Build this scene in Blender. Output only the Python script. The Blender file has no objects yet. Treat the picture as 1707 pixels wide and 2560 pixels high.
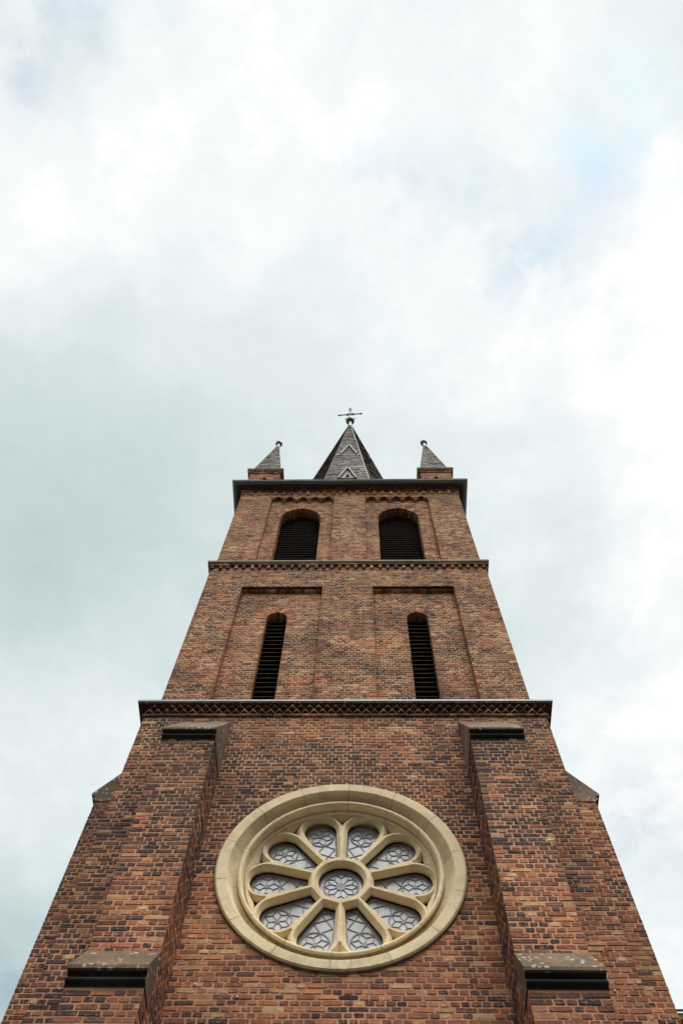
import bpy, math, random
from mathutils import Vector, Matrix

# ------------------------------------------------------------------ camera, sky, sun
S = bpy.context.scene
COL = S.collection
Z0 = 1.6                                   # eye height: z below is measured from the lens, Z0 lifts it to the ground
rnd = random.Random(7)

cam = bpy.data.cameras.new("camera")
cam_ob = bpy.data.objects.new("camera", cam); COL.objects.link(cam_ob)
cam.sensor_fit = 'VERTICAL'; cam.sensor_height = 36.0; cam.lens = 2168.02 / 2560 * 36
cam.clip_start = 0.05; cam.clip_end = 5000
cR = Vector((0.99979555, 0.01185204, 0.0163828)); cU = Vector((0.00528577, -0.93522724, 0.35400858))
cF = Vector((-0.01951737, 0.3538496, 0.93509867))
M = Matrix.Identity(4)
for i in range(3):
    M[i][0] = cR[i]; M[i][1] = cU[i]; M[i][2] = -cF[i]
M[0][3], M[1][3], M[2][3] = 0.2751, -9.0, Z0
cam_ob.matrix_world = M
S.camera = cam_ob
S.view_settings.view_transform = 'Standard'; S.view_settings.look = 'None'
S.view_settings.exposure = 0.0; S.view_settings.gamma = 1.0

SUN_EL, SUN_AZ = math.radians(68), math.radians(38)      # azimuth from -y towards +x
sun = bpy.data.lights.new("sun", 'SUN'); sun.energy = 2.2; sun.angle = math.radians(30); sun.color = (1.0, 0.95, 0.87)
sun_ob = bpy.data.objects.new("sun", sun); COL.objects.link(sun_ob)
sd = Vector((math.sin(SUN_AZ) * math.cos(SUN_EL), -math.cos(SUN_AZ) * math.cos(SUN_EL), math.sin(SUN_EL)))
sun_ob.rotation_euler = sd.to_track_quat('Z', 'Y').to_euler(); sun_ob.location = (20, -30, 60)


class NT:
    """small helper for building node trees"""
    def __init__(s, tree):
        s.t = tree; s.n = tree.nodes; s.l = tree.links
    def add(s, typ, props=None, **inp):
        n = s.n.new(typ)
        for k, v in (props or {}).items(): setattr(n, k, v)
        for k, v in inp.items():
            key = int(k[1:]) if k[0] == 'i' and k[1:].isdigit() else k.replace('_', ' ')
            s.set(n, key, v)
        return n
    def set(s, n, key, v):
        sock = n.inputs[key]
        if hasattr(v, 'is_output') or isinstance(v, bpy.types.NodeSocket): s.l.new(v, sock)
        else: sock.default_value = v
    def math(s, op, a, b=0.0, c=0.0, clamp=False):
        n = s.n.new('ShaderNodeMath'); n.operation = op; n.use_clamp = clamp
        s.set(n, 0, a); s.set(n, 1, b); s.set(n, 2, c)
        return n.outputs[0]
    def vmath(s, op, a, b=None, scale=None):
        n = s.n.new('ShaderNodeVectorMath'); n.operation = op
        s.set(n, 0, a)
        if b is not None: s.set(n, 1, b)
        if scale is not None: s.set(n, 'Scale', scale)
        return n.outputs['Value'] if op in ('DISTANCE', 'LENGTH', 'DOT_PRODUCT') else n.outputs['Vector']
    def noise(s, vec, scale, detail=4.0, rough=0.55, dim='3D'):
        n = s.n.new('ShaderNodeTexNoise'); n.noise_dimensions = dim
        s.set(n, 'Vector', vec); n.inputs['Scale'].default_value = scale
        n.inputs['Detail'].default_value = detail; n.inputs['Roughness'].default_value = rough
        return n.outputs
    def ramp(s, fac, stops, interp='LINEAR'):
        n = s.n.new('ShaderNodeValToRGB'); cr = n.color_ramp; cr.interpolation = interp
        while len(cr.elements) < len(stops): cr.elements.new(0.5)
        for e, (p, c) in zip(cr.elements, stops):
            e.position = p; e.color = (c[0], c[1], c[2], 1)
        s.set(n, 0, fac)
        return n.outputs[0]
    def maprange(s, v, a, b, c, d, smooth=False):
        n = s.n.new('ShaderNodeMapRange'); n.interpolation_type = 'SMOOTHSTEP' if smooth else 'LINEAR'
        s.set(n, 'Value', v)
        for k, x in zip(('From Min', 'From Max', 'To Min', 'To Max'), (a, b, c, d)): s.set(n, k, x)
        return n.outputs[0]
    def mix(s, fac, a, b, mode='MIX'):
        n = s.n.new('ShaderNodeMix'); n.data_type = 'RGBA'; n.blend_type = mode
        s.set(n, 0, fac); s.set(n, 6, a); s.set(n, 7, b)
        return n.outputs[2]


def lin(r, g, b):
    f = lambda c: (c / 255 / 12.92) if c / 255 <= .04045 else ((c / 255 + .055) / 1.055) ** 2.4
    return (f(r), f(g), f(b))


# brightness of the cloud layer at points of the flat cloud sheet overhead (x/z, y/z, reach, level)
CLOUD = [(-0.328, -0.155, 0.11, 238), (-0.221, -0.153, 0.11, 243), (-0.096, -0.151, 0.109, 249), (0.015, -0.15, 0.109, 243), (0.125, -0.148, 0.109, 245), (0.226, -0.147, 0.109, 246), (0.314, -0.145, 0.109, 238), (-0.336, -0.098, 0.114, 239), (-0.235, -0.097, 0.114, 247), (-0.099, -0.095, 0.113, 251), (0.015, -0.094, 0.113, 247), (0.128, -0.092, 0.112, 243), (0.231, -0.091, 0.112, 244), (0.316, -0.09, 0.112, 236), (-0.357, -0.014, 0.12, 248), (-0.244, -0.012, 0.119, 251), (-0.103, -0.011, 0.119, 249), (-0.009, -0.01, 0.118, 250), (0.085, -0.009, 0.118, 240), (0.168, -0.008, 0.118, 240), (0.247, -0.007, 0.118, 236), (0.331, -0.006, 0.118, 251), (-0.38, 0.077, 0.126, 247), (-0.277, 0.078, 0.126, 244), (-0.155, 0.079, 0.125, 239), (-0.034, 0.08, 0.125, 242), (0.063, 0.081, 0.124, 250), (0.135, 0.082, 0.124, 246), (0.231, 0.083, 0.124, 247), (0.337, 0.084, 0.124, 253), (-0.394, 0.174, 0.133, 226), (-0.287, 0.175, 0.132, 222), (-0.161, 0.176, 0.132, 230), (-0.036, 0.177, 0.131, 237), (0.065, 0.178, 0.131, 244), (0.139, 0.178, 0.131, 249), (0.239, 0.179, 0.131, 249), (0.338, 0.18, 0.131, 255), (-0.409, 0.278, 0.141, 212), (-0.298, 0.279, 0.14, 213), (-0.168, 0.28, 0.139, 220), (-0.037, 0.281, 0.139, 229), (0.092, 0.282, 0.138, 233), (0.196, 0.282, 0.138, 236), (0.273, 0.283, 0.138, 246), (0.36, 0.284, 0.138, 255), (-0.429, 0.42, 0.151, 205), (-0.314, 0.42, 0.15, 210), (-0.204, 0.421, 0.15, 217), (0.204, 0.423, 0.148, 232), (0.275, 0.423, 0.148, 240), (0.366, 0.424, 0.148, 254), (-0.447, 0.543, 0.16, 212), (-0.327, 0.544, 0.16, 222), (-0.241, 0.544, 0.159, 224), (0.212, 0.545, 0.157, 227), (0.296, 0.545, 0.157, 230), (0.391, 0.546, 0.157, 248), (-0.467, 0.677, 0.171, 231), (-0.371, 0.677, 0.17, 237), (0.296, 0.678, 0.167, 238), (0.395, 0.678, 0.167, 253), (-0.488, 0.823, 0.182, 236), (-0.419, 0.823, 0.182, 230), (0.363, 0.822, 0.178, 240), (0.436, 0.822, 0.178, 248), (-0.518, 0.982, 0.195, 216), (0.442, 0.978, 0.19, 238), (-0.568, 1.185, 0.212, 198), (0.493, 1.177, 0.206, 244)]
# gaps where the blue sky shows through thin cloud (x/z, y/z, reach, strength)
GAPS = [(-0.324, -0.151, 0.067, 0.5), (-0.279, -0.152, 0.048, 0.5), (-0.335, -0.103, 0.037, 0.5), (0.019, -0.027, 0.044, 0.5), (0.062, 0.004, 0.057, 0.55), (0.252, -0.011, 0.069, 1), (0.281, -0.045, 0.068, 0.8), (0.166, 0.023, 0.057, 0.6), (0.19, 0.078, 0.058, 0.95), (0.227, 0.024, 0.057, 0.7), (0.295, -0.082, 0.049, 0.2), (-0.554, 1.185, 0.186, 0.5), (0.385, 0.86, 0.091, 0.45), (0.231, -0.041, 0.049, 0.7)]

world = bpy.data.worlds.new("World"); S.world = world; world.use_nodes = True
w = NT(world.node_tree); w.n.clear()
geo = w.add('ShaderNodeTexCoord').outputs['Generated']
sep = w.add('ShaderNodeSeparateXYZ', i0=geo)
zc = w.math('MAXIMUM', sep.outputs[2], 0.22)
uv = w.add('ShaderNodeCombineXYZ', i0=w.math('DIVIDE', sep.outputs[0], zc), i1=w.math('DIVIDE', sep.outputs[1], zc), i2=0.0).outputs[0]
n1 = w.noise(uv, 4.5, 6.0, 0.6)[1]
warp = w.vmath('SCALE', w.vmath('SUBTRACT', n1, (0.5, 0.5, 0.5)), scale=0.17)
warp = w.vmath('MULTIPLY', warp, (1, 1, 0))
p = w.vmath('ADD', uv, warp)
acc, wsum = 0.935 * 0.16, 0.16
for x, y, s, v in CLOUD:
    d = w.vmath('DISTANCE', p, (x, y, 0))
    k = w.maprange(d, 0.0, s, 1.0, 0.0, True)
    acc = w.math('MULTIPLY_ADD', k, v / 255.0, acc); wsum = w.math('ADD', wsum, k)
level = w.math('MULTIPLY_ADD', w.math('DIVIDE', acc, wsum), 1.27, -0.247)
n2 = w.noise(uv, 9.0, 8.0, 0.67)[0]
n3 = w.noise(uv, 3.2, 3.0, 0.5)[0]
level = w.math('ADD', level, w.math('MULTIPLY', w.math('SUBTRACT', n2, 0.5), 0.10))
level = w.math('ADD', level, w.math('MULTIPLY', w.math('SUBTRACT', n3, 0.5), 0.05))
n4 = w.noise(w.vmath('ADD', uv, w.vmath('SCALE', warp, scale=0.6)), 7.0, 7.0, 0.55)[0]
puff = w.math('SUBTRACT', w.math('ABSOLUTE', w.math('MULTIPLY_ADD', n4, 2.0, -1.0)), 0.16)      # rounded heads, sharp creases
puff = w.math('MULTIPLY', puff, w.maprange(level, 0.86, 0.96, 0.02, 0.10))
level = w.math('ADD', level, puff)
cl = w.ramp(w.maprange(level, 0.74, 1.0, 0, 1), [
    (0.0, lin(172, 192, 194)), (0.20, lin(194, 211, 211)), (0.40, lin(206, 221, 221)), (0.60, lin(224, 234, 235)),
    (0.80, lin(240, 246, 247)), (0.93, lin(251, 253, 253)), (1.0, (1.05, 1.05, 1.05))])
warp2 = w.vmath('MULTIPLY', w.vmath('SCALE', w.vmath('SUBTRACT', w.noise(uv, 11.0, 6.0, 0.65)[1], (0.5, 0.5, 0.5)), scale=0.12), (1, 1, 0))
p2 = w.vmath('ADD', uv, warp2)
gap = 0.0
for x, y, s, a in GAPS:
    k = w.maprange(w.vmath('DISTANCE', p2, (x, y, 0)), 0.0, s * 1.5, a, 0.0, True)
    gap = w.math('MAXIMUM', gap, k)
gap = w.math('MULTIPLY', gap, w.maprange(w.noise(uv, 14.0, 7.0, 0.6)[0], 0.40, 0.58, 0.1, 1.0))
gap = w.math('MULTIPLY', gap, 0.47, clamp=True)
sky = w.add('ShaderNodeTexSky', dict(sky_type='NISHITA', sun_disc=False, sun_elevation=SUN_EL,
            sun_rotation=math.pi - SUN_AZ, air_density=1.0, dust_density=1.0, ozone_density=1.0)).outputs[0]
# unseen sky behind the viewer brightened high up, added to light the facade
front = w.maprange(sep.outputs[1], -0.2, -0.5, 0.0, 1.0, True)
gain = w.math('MULTIPLY', w.math('MULTIPLY_ADD', front, w.maprange(sep.outputs[2], 0.35, 0.85, -0.8, 5.4, True), 1.0), 10.0)
gain = w.math('MULTIPLY', gain, w.maprange(sep.outputs[2], 0.05, 0.58, 0.22, 1.0, True))   # unseen low sky dimmed, added so undersides get less light
clouds = w.vmath('SCALE', cl, scale=gain)
final = w.mix(gap, clouds, w.vmath('MULTIPLY', sky, (1.12, 1.68, 1.75)))   # thin bright veil in front of the blue
bg = w.add('ShaderNodeBackground', Color=final, Strength=0.1)
w.l.new(bg.outputs[0], w.add('ShaderNodeOutputWorld').inputs[0])


# ------------------------------------------------------------------ materials
def new_mat(name):
    m = bpy.data.materials.new(name); m.use_nodes = True
    t = NT(m.node_tree); t.n.clear()
    b = t.add('ShaderNodeBsdfPrincipled'); o = t.add('ShaderNodeOutputMaterial')
    t.l.new(b.outputs[0], o.inputs[0])
    return m, t, b


def bump(t, b, height, strength, dist):
    n = t.add('ShaderNodeBump', Height=height, Strength=strength, Distance=dist)
    t.l.new(n.outputs[0], b.inputs['Normal'])


def brick_material():
    m, t, b = new_mat("old_brick")
    at = t.add('ShaderNodeAttribute', dict(attribute_name='bk')).outputs['Vector']
    sp = t.add('ShaderNodeSeparateXYZ', i0=at)
    r1, r2, mo = sp.outputs
    pos = t.add('ShaderNodeTexCoord').outputs['Object']
    grain = t.noise(pos, 55, 5, 0.65)[0]
    patch = t.noise(pos, 17, 4, 0.6)[0]
    big = t.noise(pos, 1.1, 4, 0.55)[0]
    hue = t.math('ADD', r1, t.math('MULTIPLY', t.math('SUBTRACT', patch, 0.5), 0.55))
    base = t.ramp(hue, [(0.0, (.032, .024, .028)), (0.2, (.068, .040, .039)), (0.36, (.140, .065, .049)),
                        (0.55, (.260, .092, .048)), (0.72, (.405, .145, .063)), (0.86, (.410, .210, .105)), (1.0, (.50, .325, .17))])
    val = t.math('MULTIPLY', t.maprange(r2, 0, 1, .72, 1.25), t.maprange(grain, .25, .75, .62, 1.38))
    base = t.mix(1.0, base, t.add('ShaderNodeCombineColor', i0=val, i1=val, i2=val).outputs[0], 'MULTIPLY')
    # pointing: pinkish or sandy by region (r1 of mortar faces), dirty in places
    mort = t.ramp(t.math('ADD', r1, t.math('MULTIPLY', t.math('SUBTRACT', big, .5), .7)),
                  [(0.0, (.50, .335, .19)), (0.5, (.54, .295, .165)), (1.0, (.56, .258, .145))])
    mv = t.maprange(grain, .25, .75, .75, 1.2)
    mort = t.mix(1.0, mort, t.add('ShaderNodeCombineColor', i0=mv, i1=mv, i2=mv).outputs[0], 'MULTIPLY')
    tied = t.maprange(t.noise(pos, .9, 4, .6)[0],   .45, .65, 0, .5)
    mort = t.mix(tied, mort, (.27, .118, .072, 1))
    smear = t.maprange(t.noise(pos, 24, 6, 0.7)[0], .52, .68, 0, .72)
    colr = t.mix(smear, base, mort)
    colr = t.mix(mo, colr, mort)
    # soot and lichen stains with shapes of their own
    soot = t.maprange(t.noise(pos, .8, 7, .68)[0], .48, .66, 0, .75)
    stretched = t.vmath('MULTIPLY', pos, (2.6, 2.6, .45))
    soot2 = t.maprange(t.noise(stretched, 1.3, 6, .65)[0],   .51, .70, 0, .65)
    wear = t.add('ShaderNodeAttribute', dict(attribute_name='wear')).outputs['Fac']
    wear = t.math('MULTIPLY', wear, t.maprange(t.noise(t.vmath('MULTIPLY', pos, (1, 1, .4)), 7.0, 5, .65)[0], .34, .60, .55, 1.1))
    colr = t.mix(t.math('MAXIMUM', wear, t.math('MAXIMUM', soot, soot2)), colr, t.mix(.72, colr, (.030, .026, .024, 1)))
    t.set(b, 'Base Color', colr); t.set(b, 'Roughness', .92); t.set(b, 'Specular IOR Level', .2)
    bump(t, b, t.math('ADD', grain, t.math('MULTIPLY', patch, .8)), .55, .012)
    return m


def stone_material(name, cols, lichen=0.0, streak=0.0, dark=(.05, .045, .035), rough=.85, dscale=2.2, dlo=.52, dhi=.7, dmax=.7, sill=None):
    m, t, b = new_mat(name)
    pos = t.add('ShaderNodeTexCoord').outputs['Object']
    a = t.noise(pos, 1.7, 6, .6)[0]; g = t.noise(pos, 45, 5, .65)[0]
    c = t.ramp(a, [(.3, cols[0]), (.5, cols[1]), (.7, cols[2])])
    v = t.maprange(g, .25, .75, .84, 1.14)
    c = t.mix(1.0, c, t.add('ShaderNodeCombineColor', i0=v, i1=v, i2=v).outputs[0], 'MULTIPLY')
    d = t.maprange(t.noise(pos, dscale, 8, .7)[0], dlo, dhi, 0, dmax)
    c = t.mix(d, c, (*dark, 1))
    if streak:
        s = t.maprange(t.noise(t.vmath('MULTIPLY', pos, (9, 9, .9)), 2.0, 5, .6)[0], .5, .68, 0, streak)
        c = t.mix(s, c, (.10, .045, .03, 1))
    if lichen:
        n = t.add('ShaderNodeTexVoronoi', dict(feature='F1'), Vector=t.vmath('ADD', pos, t.vmath('SCALE', t.noise(pos, 9, 3)[1], scale=.08)), Scale=11.0)
        l = t.math('MULTIPLY', t.maprange(n.outputs['Distance'], .24, .33, 1, 0), t.maprange(t.noise(pos, 3.1, 3)[0], .44, .52, 0, lichen))
        c = t.mix(l, c, (.58, .55, .47, 1))
    if sill is not None:
        zz = t.add('ShaderNodeSeparateXYZ', i0=pos).outputs[2]
        k = t.math('MULTIPLY', t.maprange(zz, sill + .1, sill - .4, 0, 1), t.maprange(t.noise(t.vmath('MULTIPLY', pos, (1, 1, .6)), 11, 6, .7)[0], .36, .60, .1, .9))
        c = t.mix(k, c, (.34, .29, .175, 1))
    t.set(b, 'Base Color', c); t.set(b, 'Roughness', rough); t.set(b, 'Specular IOR Level', .25)
    bump(t, b, g, .35, .01)
    return m


def simple_material(name, col, rough=.6, metal=0.0, var=.25, scale=12.0, spec=.5, col2=None):
    m, t, b = new_mat(name)
    pos = t.add('ShaderNodeTexCoord').outputs['Object']
    n = t.noise(pos, scale, 5, .6)[0]
    c2 = col2 or tuple(x * (1 + var) for x in col)
    c = t.ramp(n, [(.32, tuple(x * (1 - var) for x in col)), (.5, col), (.68, c2)])
    t.set(b, 'Base Color', c); t.set(b, 'Roughness', rough); t.set(b, 'Metallic', metal); t.set(b, 'Specular IOR Level', spec)
    bump(t, b, n, .15, .01)
    return m


def slate_material():
    m, t, b = new_mat("slate")
    at = t.add('ShaderNodeAttribute', dict(attribute_name='bk')).outputs['Vector']
    sp = t.add('ShaderNodeSeparateXYZ', i0=at)
    pos = t.add('ShaderNodeTexCoord').outputs['Object']
    g = t.noise(pos, 16, 5, .6)[0]
    c = t.ramp(t.math('ADD', sp.outputs[0], t.math('MULTIPLY', t.math('SUBTRACT', g, .5), .5)),
               [(0, (.050, .044, .044)), (.35, (.118, .099, .090)), (.7, (.225, .177, .148)), (1, (.34, .275, .235))])
    mossn = t.maprange(t.noise(t.vmath('MULTIPLY', pos, (1, 1, .35)), 2.4, 6, .65)[0], .50, .66, 0, 1)
    c = t.mix(t.math('MULTIPLY', mossn, sp.outputs[1]), c, (.105, .108, .048, 1))
    t.set(b, 'Base Color', c); t.set(b, 'Roughness', .7); t.set(b, 'Specular IOR Level', .22)
    bump(t, b, g, .3, .01)
    return m


BRICK = brick_material()
CREAM = stone_material("cream_sandstone", ((.62, .465, .265), (.71, .56, .345), (.765, .645, .43)), dark=(.20, .155, .085), dscale=2.2, dlo=.50, dhi=.72, dmax=.5, sill=9.85)
CREAM_WORN = stone_material("worn_sandstone_sill", ((.40, .33, .20), (.50, .42, .27), (.56, .48, .33)), dark=(.12, .10, .06), dscale=5.0, dlo=.5, dhi=.66, dmax=.6)
CAPSTONE = stone_material("mossy_capstone", ((.075, .046, .026), (.145, .092, .053), (.31, .215, .135)), lichen=.5, streak=.95, dark=(.05, .038, .022), dscale=3.4, dlo=.48, dhi=.62, dmax=.8)
SOOT_SHADE = stone_material("soot_and_shade_stone", ((.016, .015, .014), (.024, .022, .019), (.045, .04, .03)), dark=(.10, .09, .06), dscale=4.0, dlo=.58, dhi=.72, dmax=.6)
SLABSTONE = stone_material("grimy_ledge_stone", ((.17, .14, .09), (.24, .19, .12), (.29, .23, .15)), dark=(.05, .045, .035), dscale=3.0, dlo=.5, dhi=.68, dmax=.8)
ZINC = simple_material("weathered_zinc", (.165, .168, .158), rough=.42, metal=.55, var=.18, scale=2.5)
LEAD = simple_material("lead_flashing", (.23, .225, .215), rough=.55, metal=.2, var=.2, scale=6)
PALE = simple_material("pale_painted_wood", (.235, .22, .205), rough=.7, var=.15, scale=9)
LOUVRE = simple_material("dark_louvre_wood", (.042, .027, .019), rough=.9, var=.5, scale=8, spec=.12)
VOID = simple_material("unlit_interior", (.010, .009, .009), rough=.95, var=.1)
DARKDECK = simple_material("dark_roof_deck", (.045, .043, .042), rough=.85, var=.3)
IRON = simple_material("wrought_iron", (.050, .046, .050), rough=.55, metal=.4, var=.3)
GILT = simple_material("dull_brass_rings", (.30, .22, .09), rough=.45, metal=.7, var=.2)
BALLM = simple_material("tarnished_copper_ball", (.13, .135, .125), rough=.42, metal=.6, var=.35, scale=7)
CAME = simple_material("lead_came", (.235, .20, .205), rough=.6, metal=.1, var=.2)
PAVING = simple_material("dark_asphalt", (.052, .052, .05), rough=.9, var=.25, scale=1.5)
COPPER = simple_material("verdigris_fascia", (.20, .20, .10), rough=.7, var=.2, scale=8)
SLATE = slate_material()


def glass_material():
    m, t, b = new_mat("pale_leaded_glass")
    pos = t.add('ShaderNodeTexCoord').outputs['Object']
    n = t.noise(pos, 3.2, 3)[0]
    c = t.ramp(n, [(.35, (.34, .33, .33)), (.65, (.45, .435, .43))])
    t.set(b, 'Base Color', c); t.set(b, 'Roughness', .22); t.set(b, 'Specular IOR Level', .6)
    bump(t, b, t.noise(pos, 14, 3)[0], .08, .01)
    return m
GLASS = glass_material()


def nave_material():
    m, t, b = new_mat("nave_brick")
    pos = t.add('ShaderNodeTexCoord').outputs['Object']
    s = t.add('ShaderNodeSeparateXYZ', i0=pos)
    v = t.add('ShaderNodeCombineXYZ', i0=t.math('ADD', s.outputs[0], s.outputs[1]), i1=s.outputs[2], i2=0.0).outputs[0]
    br = t.add('ShaderNodeTexBrick', Vector=v, Color1=(.15, .066, .045, 1), Color2=(.05, .03, .03, 1), Mortar=(.34, .22, .14, 1), Scale=1.0)
    br.inputs['Brick Width'].default_value = .25; br.inputs['Row Height'].default_value = .08; br.inputs['Mortar Size'].default_value = .008
    t.set(b, 'Base Color', br.outputs[0]); t.set(b, 'Roughness', .9)
    return m
NAVEBRICK = nave_material()


# ------------------------------------------------------------------ mesh building
class MB:
    """collects faces, builds ONE mesh object"""
    def __init__(s): s.v = []; s.f = []; s.a = []
    def add(s, pts, faces, att=(.5, .5, 0)):
        o = len(s.v); s.v += [(p[0], p[1], p[2] + Z0) for p in pts]
        s.f += [tuple(i + o for i in f) for f in faces]; s.a += [att] * len(faces)
    def quad(s, *pts, att=(.5, .5, 0)): s.add(pts, [tuple(range(len(pts)))], att)
    def box(s, x0, x1, y0, y1, z0, z1, att=(.5, .5, 0), skip=()):
        p = [(x, y, z) for z in (z0, z1) for y in (y0, y1) for x in (x0, x1)]
        fs = dict(bottom=(0, 2, 3, 1), top=(4, 5, 7, 6), front=(0, 1, 5, 4), back=(2, 6, 7, 3), left=(0, 4, 6, 2), right=(1, 3, 7, 5))
        s.add(p, [f for k, f in fs.items() if k not in skip], att)
    def obox(s, c, ax, ay, az, hx, hy, hz, att=(.5, .5, 0)):
        c = Vector(c); ax = Vector(ax).normalized() * hx; ay = Vector(ay).normalized() * hy; az = Vector(az).normalized() * hz
        p = [c + ax * i + ay * j + az * k for k in (-1, 1) for j in (-1, 1) for i in (-1, 1)]
        s.add(p, [(0, 2, 3, 1), (4, 5, 7, 6), (0, 1, 5, 4), (2, 6, 7, 3), (0, 4, 6, 2), (1, 3, 7, 5)], att)
    def bar(s, p0, p1, w, h, up=(0, 0, 1), att=(.5, .5, 0)):
        p0 = Vector(p0); p1 = Vector(p1); d = p1 - p0
        if d.length < 1e-5: return
        side = d.cross(Vector(up))
        if side.length < 1e-6: side = d.cross(Vector((1, 0, 0)))
        s.obox((p0 + p1) / 2, d, side, side.cross(d), d.length / 2, w / 2, h / 2, att)
    def tube(s, pts, r, n=8, att=(.5, .5, 0)):
        pts = [Vector(p) for p in pts]; rs = r if isinstance(r, (list, tuple)) else [r] * len(pts)
        rings = []
        for i, p in enumerate(pts):
            d = (pts[min(i + 1, len(pts) - 1)] - pts[max(i - 1, 0)]).normalized()
            u = d.cross(Vector((0, 0, 1)) if abs(d.z) < .9 else Vector((1, 0, 0))).normalized(); v = d.cross(u)
            rings.append([p + (u * math.cos(2 * math.pi * k / n) + v * math.sin(2 * math.pi * k / n)) * rs[i] for k in range(n)])
        f = [(i * n + k, i * n + (k + 1) % n, (i + 1) * n + (k + 1) % n, (i + 1) * n + k) for i in range(len(pts) - 1) for k in range(n)]
        f += [tuple(range(n))[::-1], tuple((len(pts) - 1) * n + k for k in range(n))]
        s.add([q for r_ in rings for q in r_], f, att)
    def ball(s, c, r, n=20, m=12, sz=1.0, att=(.5, .5, 0)):
        pts = [(c[0] + r * math.sin(math.pi * i / m) * math.cos(2 * math.pi * k / n), c[1] + r * math.sin(math.pi * i / m) * math.sin(2 * math.pi * k / n), c[2] + sz * r * math.cos(math.pi * i / m)) for i in range(m + 1) for k in range(n)]
        s.add(pts, [(i * n + k, (i + 1) * n + k, (i + 1) * n + (k + 1) % n, i * n + (k + 1) % n) for i in range(m) for k in range(n)], att)
    def prism(s, poly, fn, a, b, att=(.5, .5, 0)):
        """poly: 2-D outline; fn(u, v, t) -> point; extruded from t=a to t=b"""
        n = len(poly)
        pts = [fn(u, v, a) for u, v in poly] + [fn(u, v, b) for u, v in poly]
        s.add(pts, [tuple(range(n)), tuple(range(2 * n - 1, n - 1, -1))] + [(i, i + n, (i + 1) % n + n, (i + 1) % n) for i in range(n)], att)
    def brick(s, P, n, proud=.006, att=None):
        """one worn brick: P are its four corners in the mortar plane, n the outward normal; eight-sided face with knocked-off corners"""
        n = Vector(n); P = [Vector(p) for p in P]
        pr = proud + rnd.gauss(0, .0016); tl = rnd.uniform(-.002, .002)
        e1 = (P[1] - P[0]).normalized(); e2 = (P[3] - P[0]).normalized()
        Fp = []; Bp = []
        for i, q in enumerate(P):
            s1 = 1 if i in (0, 3) else -1; s2 = 1 if i in (0, 1) else -1
            a = rnd.uniform(.005, .019) if rnd.random() > .07 else rnd.uniform(.02, .05); b = rnd.uniform(.004, .013)
            one = (e1 * s1 * a, e2 * (s2 * rnd.uniform(-.001, .0045))); two = (e2 * s2 * b, e1 * (s1 * rnd.uniform(-.001, .005)))
            for da, db in ((two, one) if i in (0, 2) else (one, two)):
                c = q + da + db
                Bp.append(c); Fp.append(c + e1 * s1 * .003 + e2 * s2 * .0025 + n * (pr + tl * s2 + rnd.uniform(-.0012, .0012)))
        s.add(Bp + Fp, [tuple(range(8, 16))] + [(k, (k + 1) % 8, 8 + (k + 1) % 8, 8 + k) for k in range(8)], att)
    def build(s, name, mat, parent=None, smooth=False):
        me = bpy.data.meshes.new(name); me.from_pydata(s.v, [], s.f); me.update()
        at = me.attributes.new('bk', 'FLOAT_VECTOR', 'FACE')
        at.data.foreach_set('vector', [x for t in s.a for x in t[:3]])
        if any(len(t) > 3 for t in s.a):
            me.attributes.new('wear', 'FLOAT', 'FACE').data.foreach_set('value', [t[3] if len(t) > 3 else 0.0 for t in s.a])
        if smooth: me.polygons.foreach_set('use_smooth', [True] * len(me.polygons))
        for mm in (mat if isinstance(mat, list) else [mat]): me.materials.append(mm)
        o = bpy.data.objects.new(name, me); COL.objects.link(o)
        if parent is not None: o.parent = parent
        return o


CH = .08                                                     # one brick course
ph = [rnd.uniform(0, 6.28) for _ in range(12)]


def wob(x, z, f=1.0):
    return (math.sin(x * 1.3 * f + ph[0] + 1.7 * math.sin(z * .9 * f + ph[1])) + math.sin(z * 1.9 * f + ph[2] + math.sin(x * 2.1 * f + ph[3])) + math.sin((x + z) * 2.7 * f + ph[4])) / 3


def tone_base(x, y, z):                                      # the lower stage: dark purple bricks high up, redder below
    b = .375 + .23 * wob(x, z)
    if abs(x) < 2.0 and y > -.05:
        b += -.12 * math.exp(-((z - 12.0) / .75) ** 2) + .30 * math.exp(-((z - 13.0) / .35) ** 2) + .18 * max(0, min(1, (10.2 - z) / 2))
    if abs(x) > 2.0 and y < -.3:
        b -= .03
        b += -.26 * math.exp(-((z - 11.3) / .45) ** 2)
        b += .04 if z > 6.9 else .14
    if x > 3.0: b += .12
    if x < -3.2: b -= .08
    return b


def tone_mid(x, y, z): return .59 + .20 * wob(x, z, .9) - .16 * math.exp(-((z - 17.1) / .5) ** 2) * (1 if abs(x) < .7 else 0)
def tone_top(x, y, z): return .70 + .10 * wob(x, z, 1.1)


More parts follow.
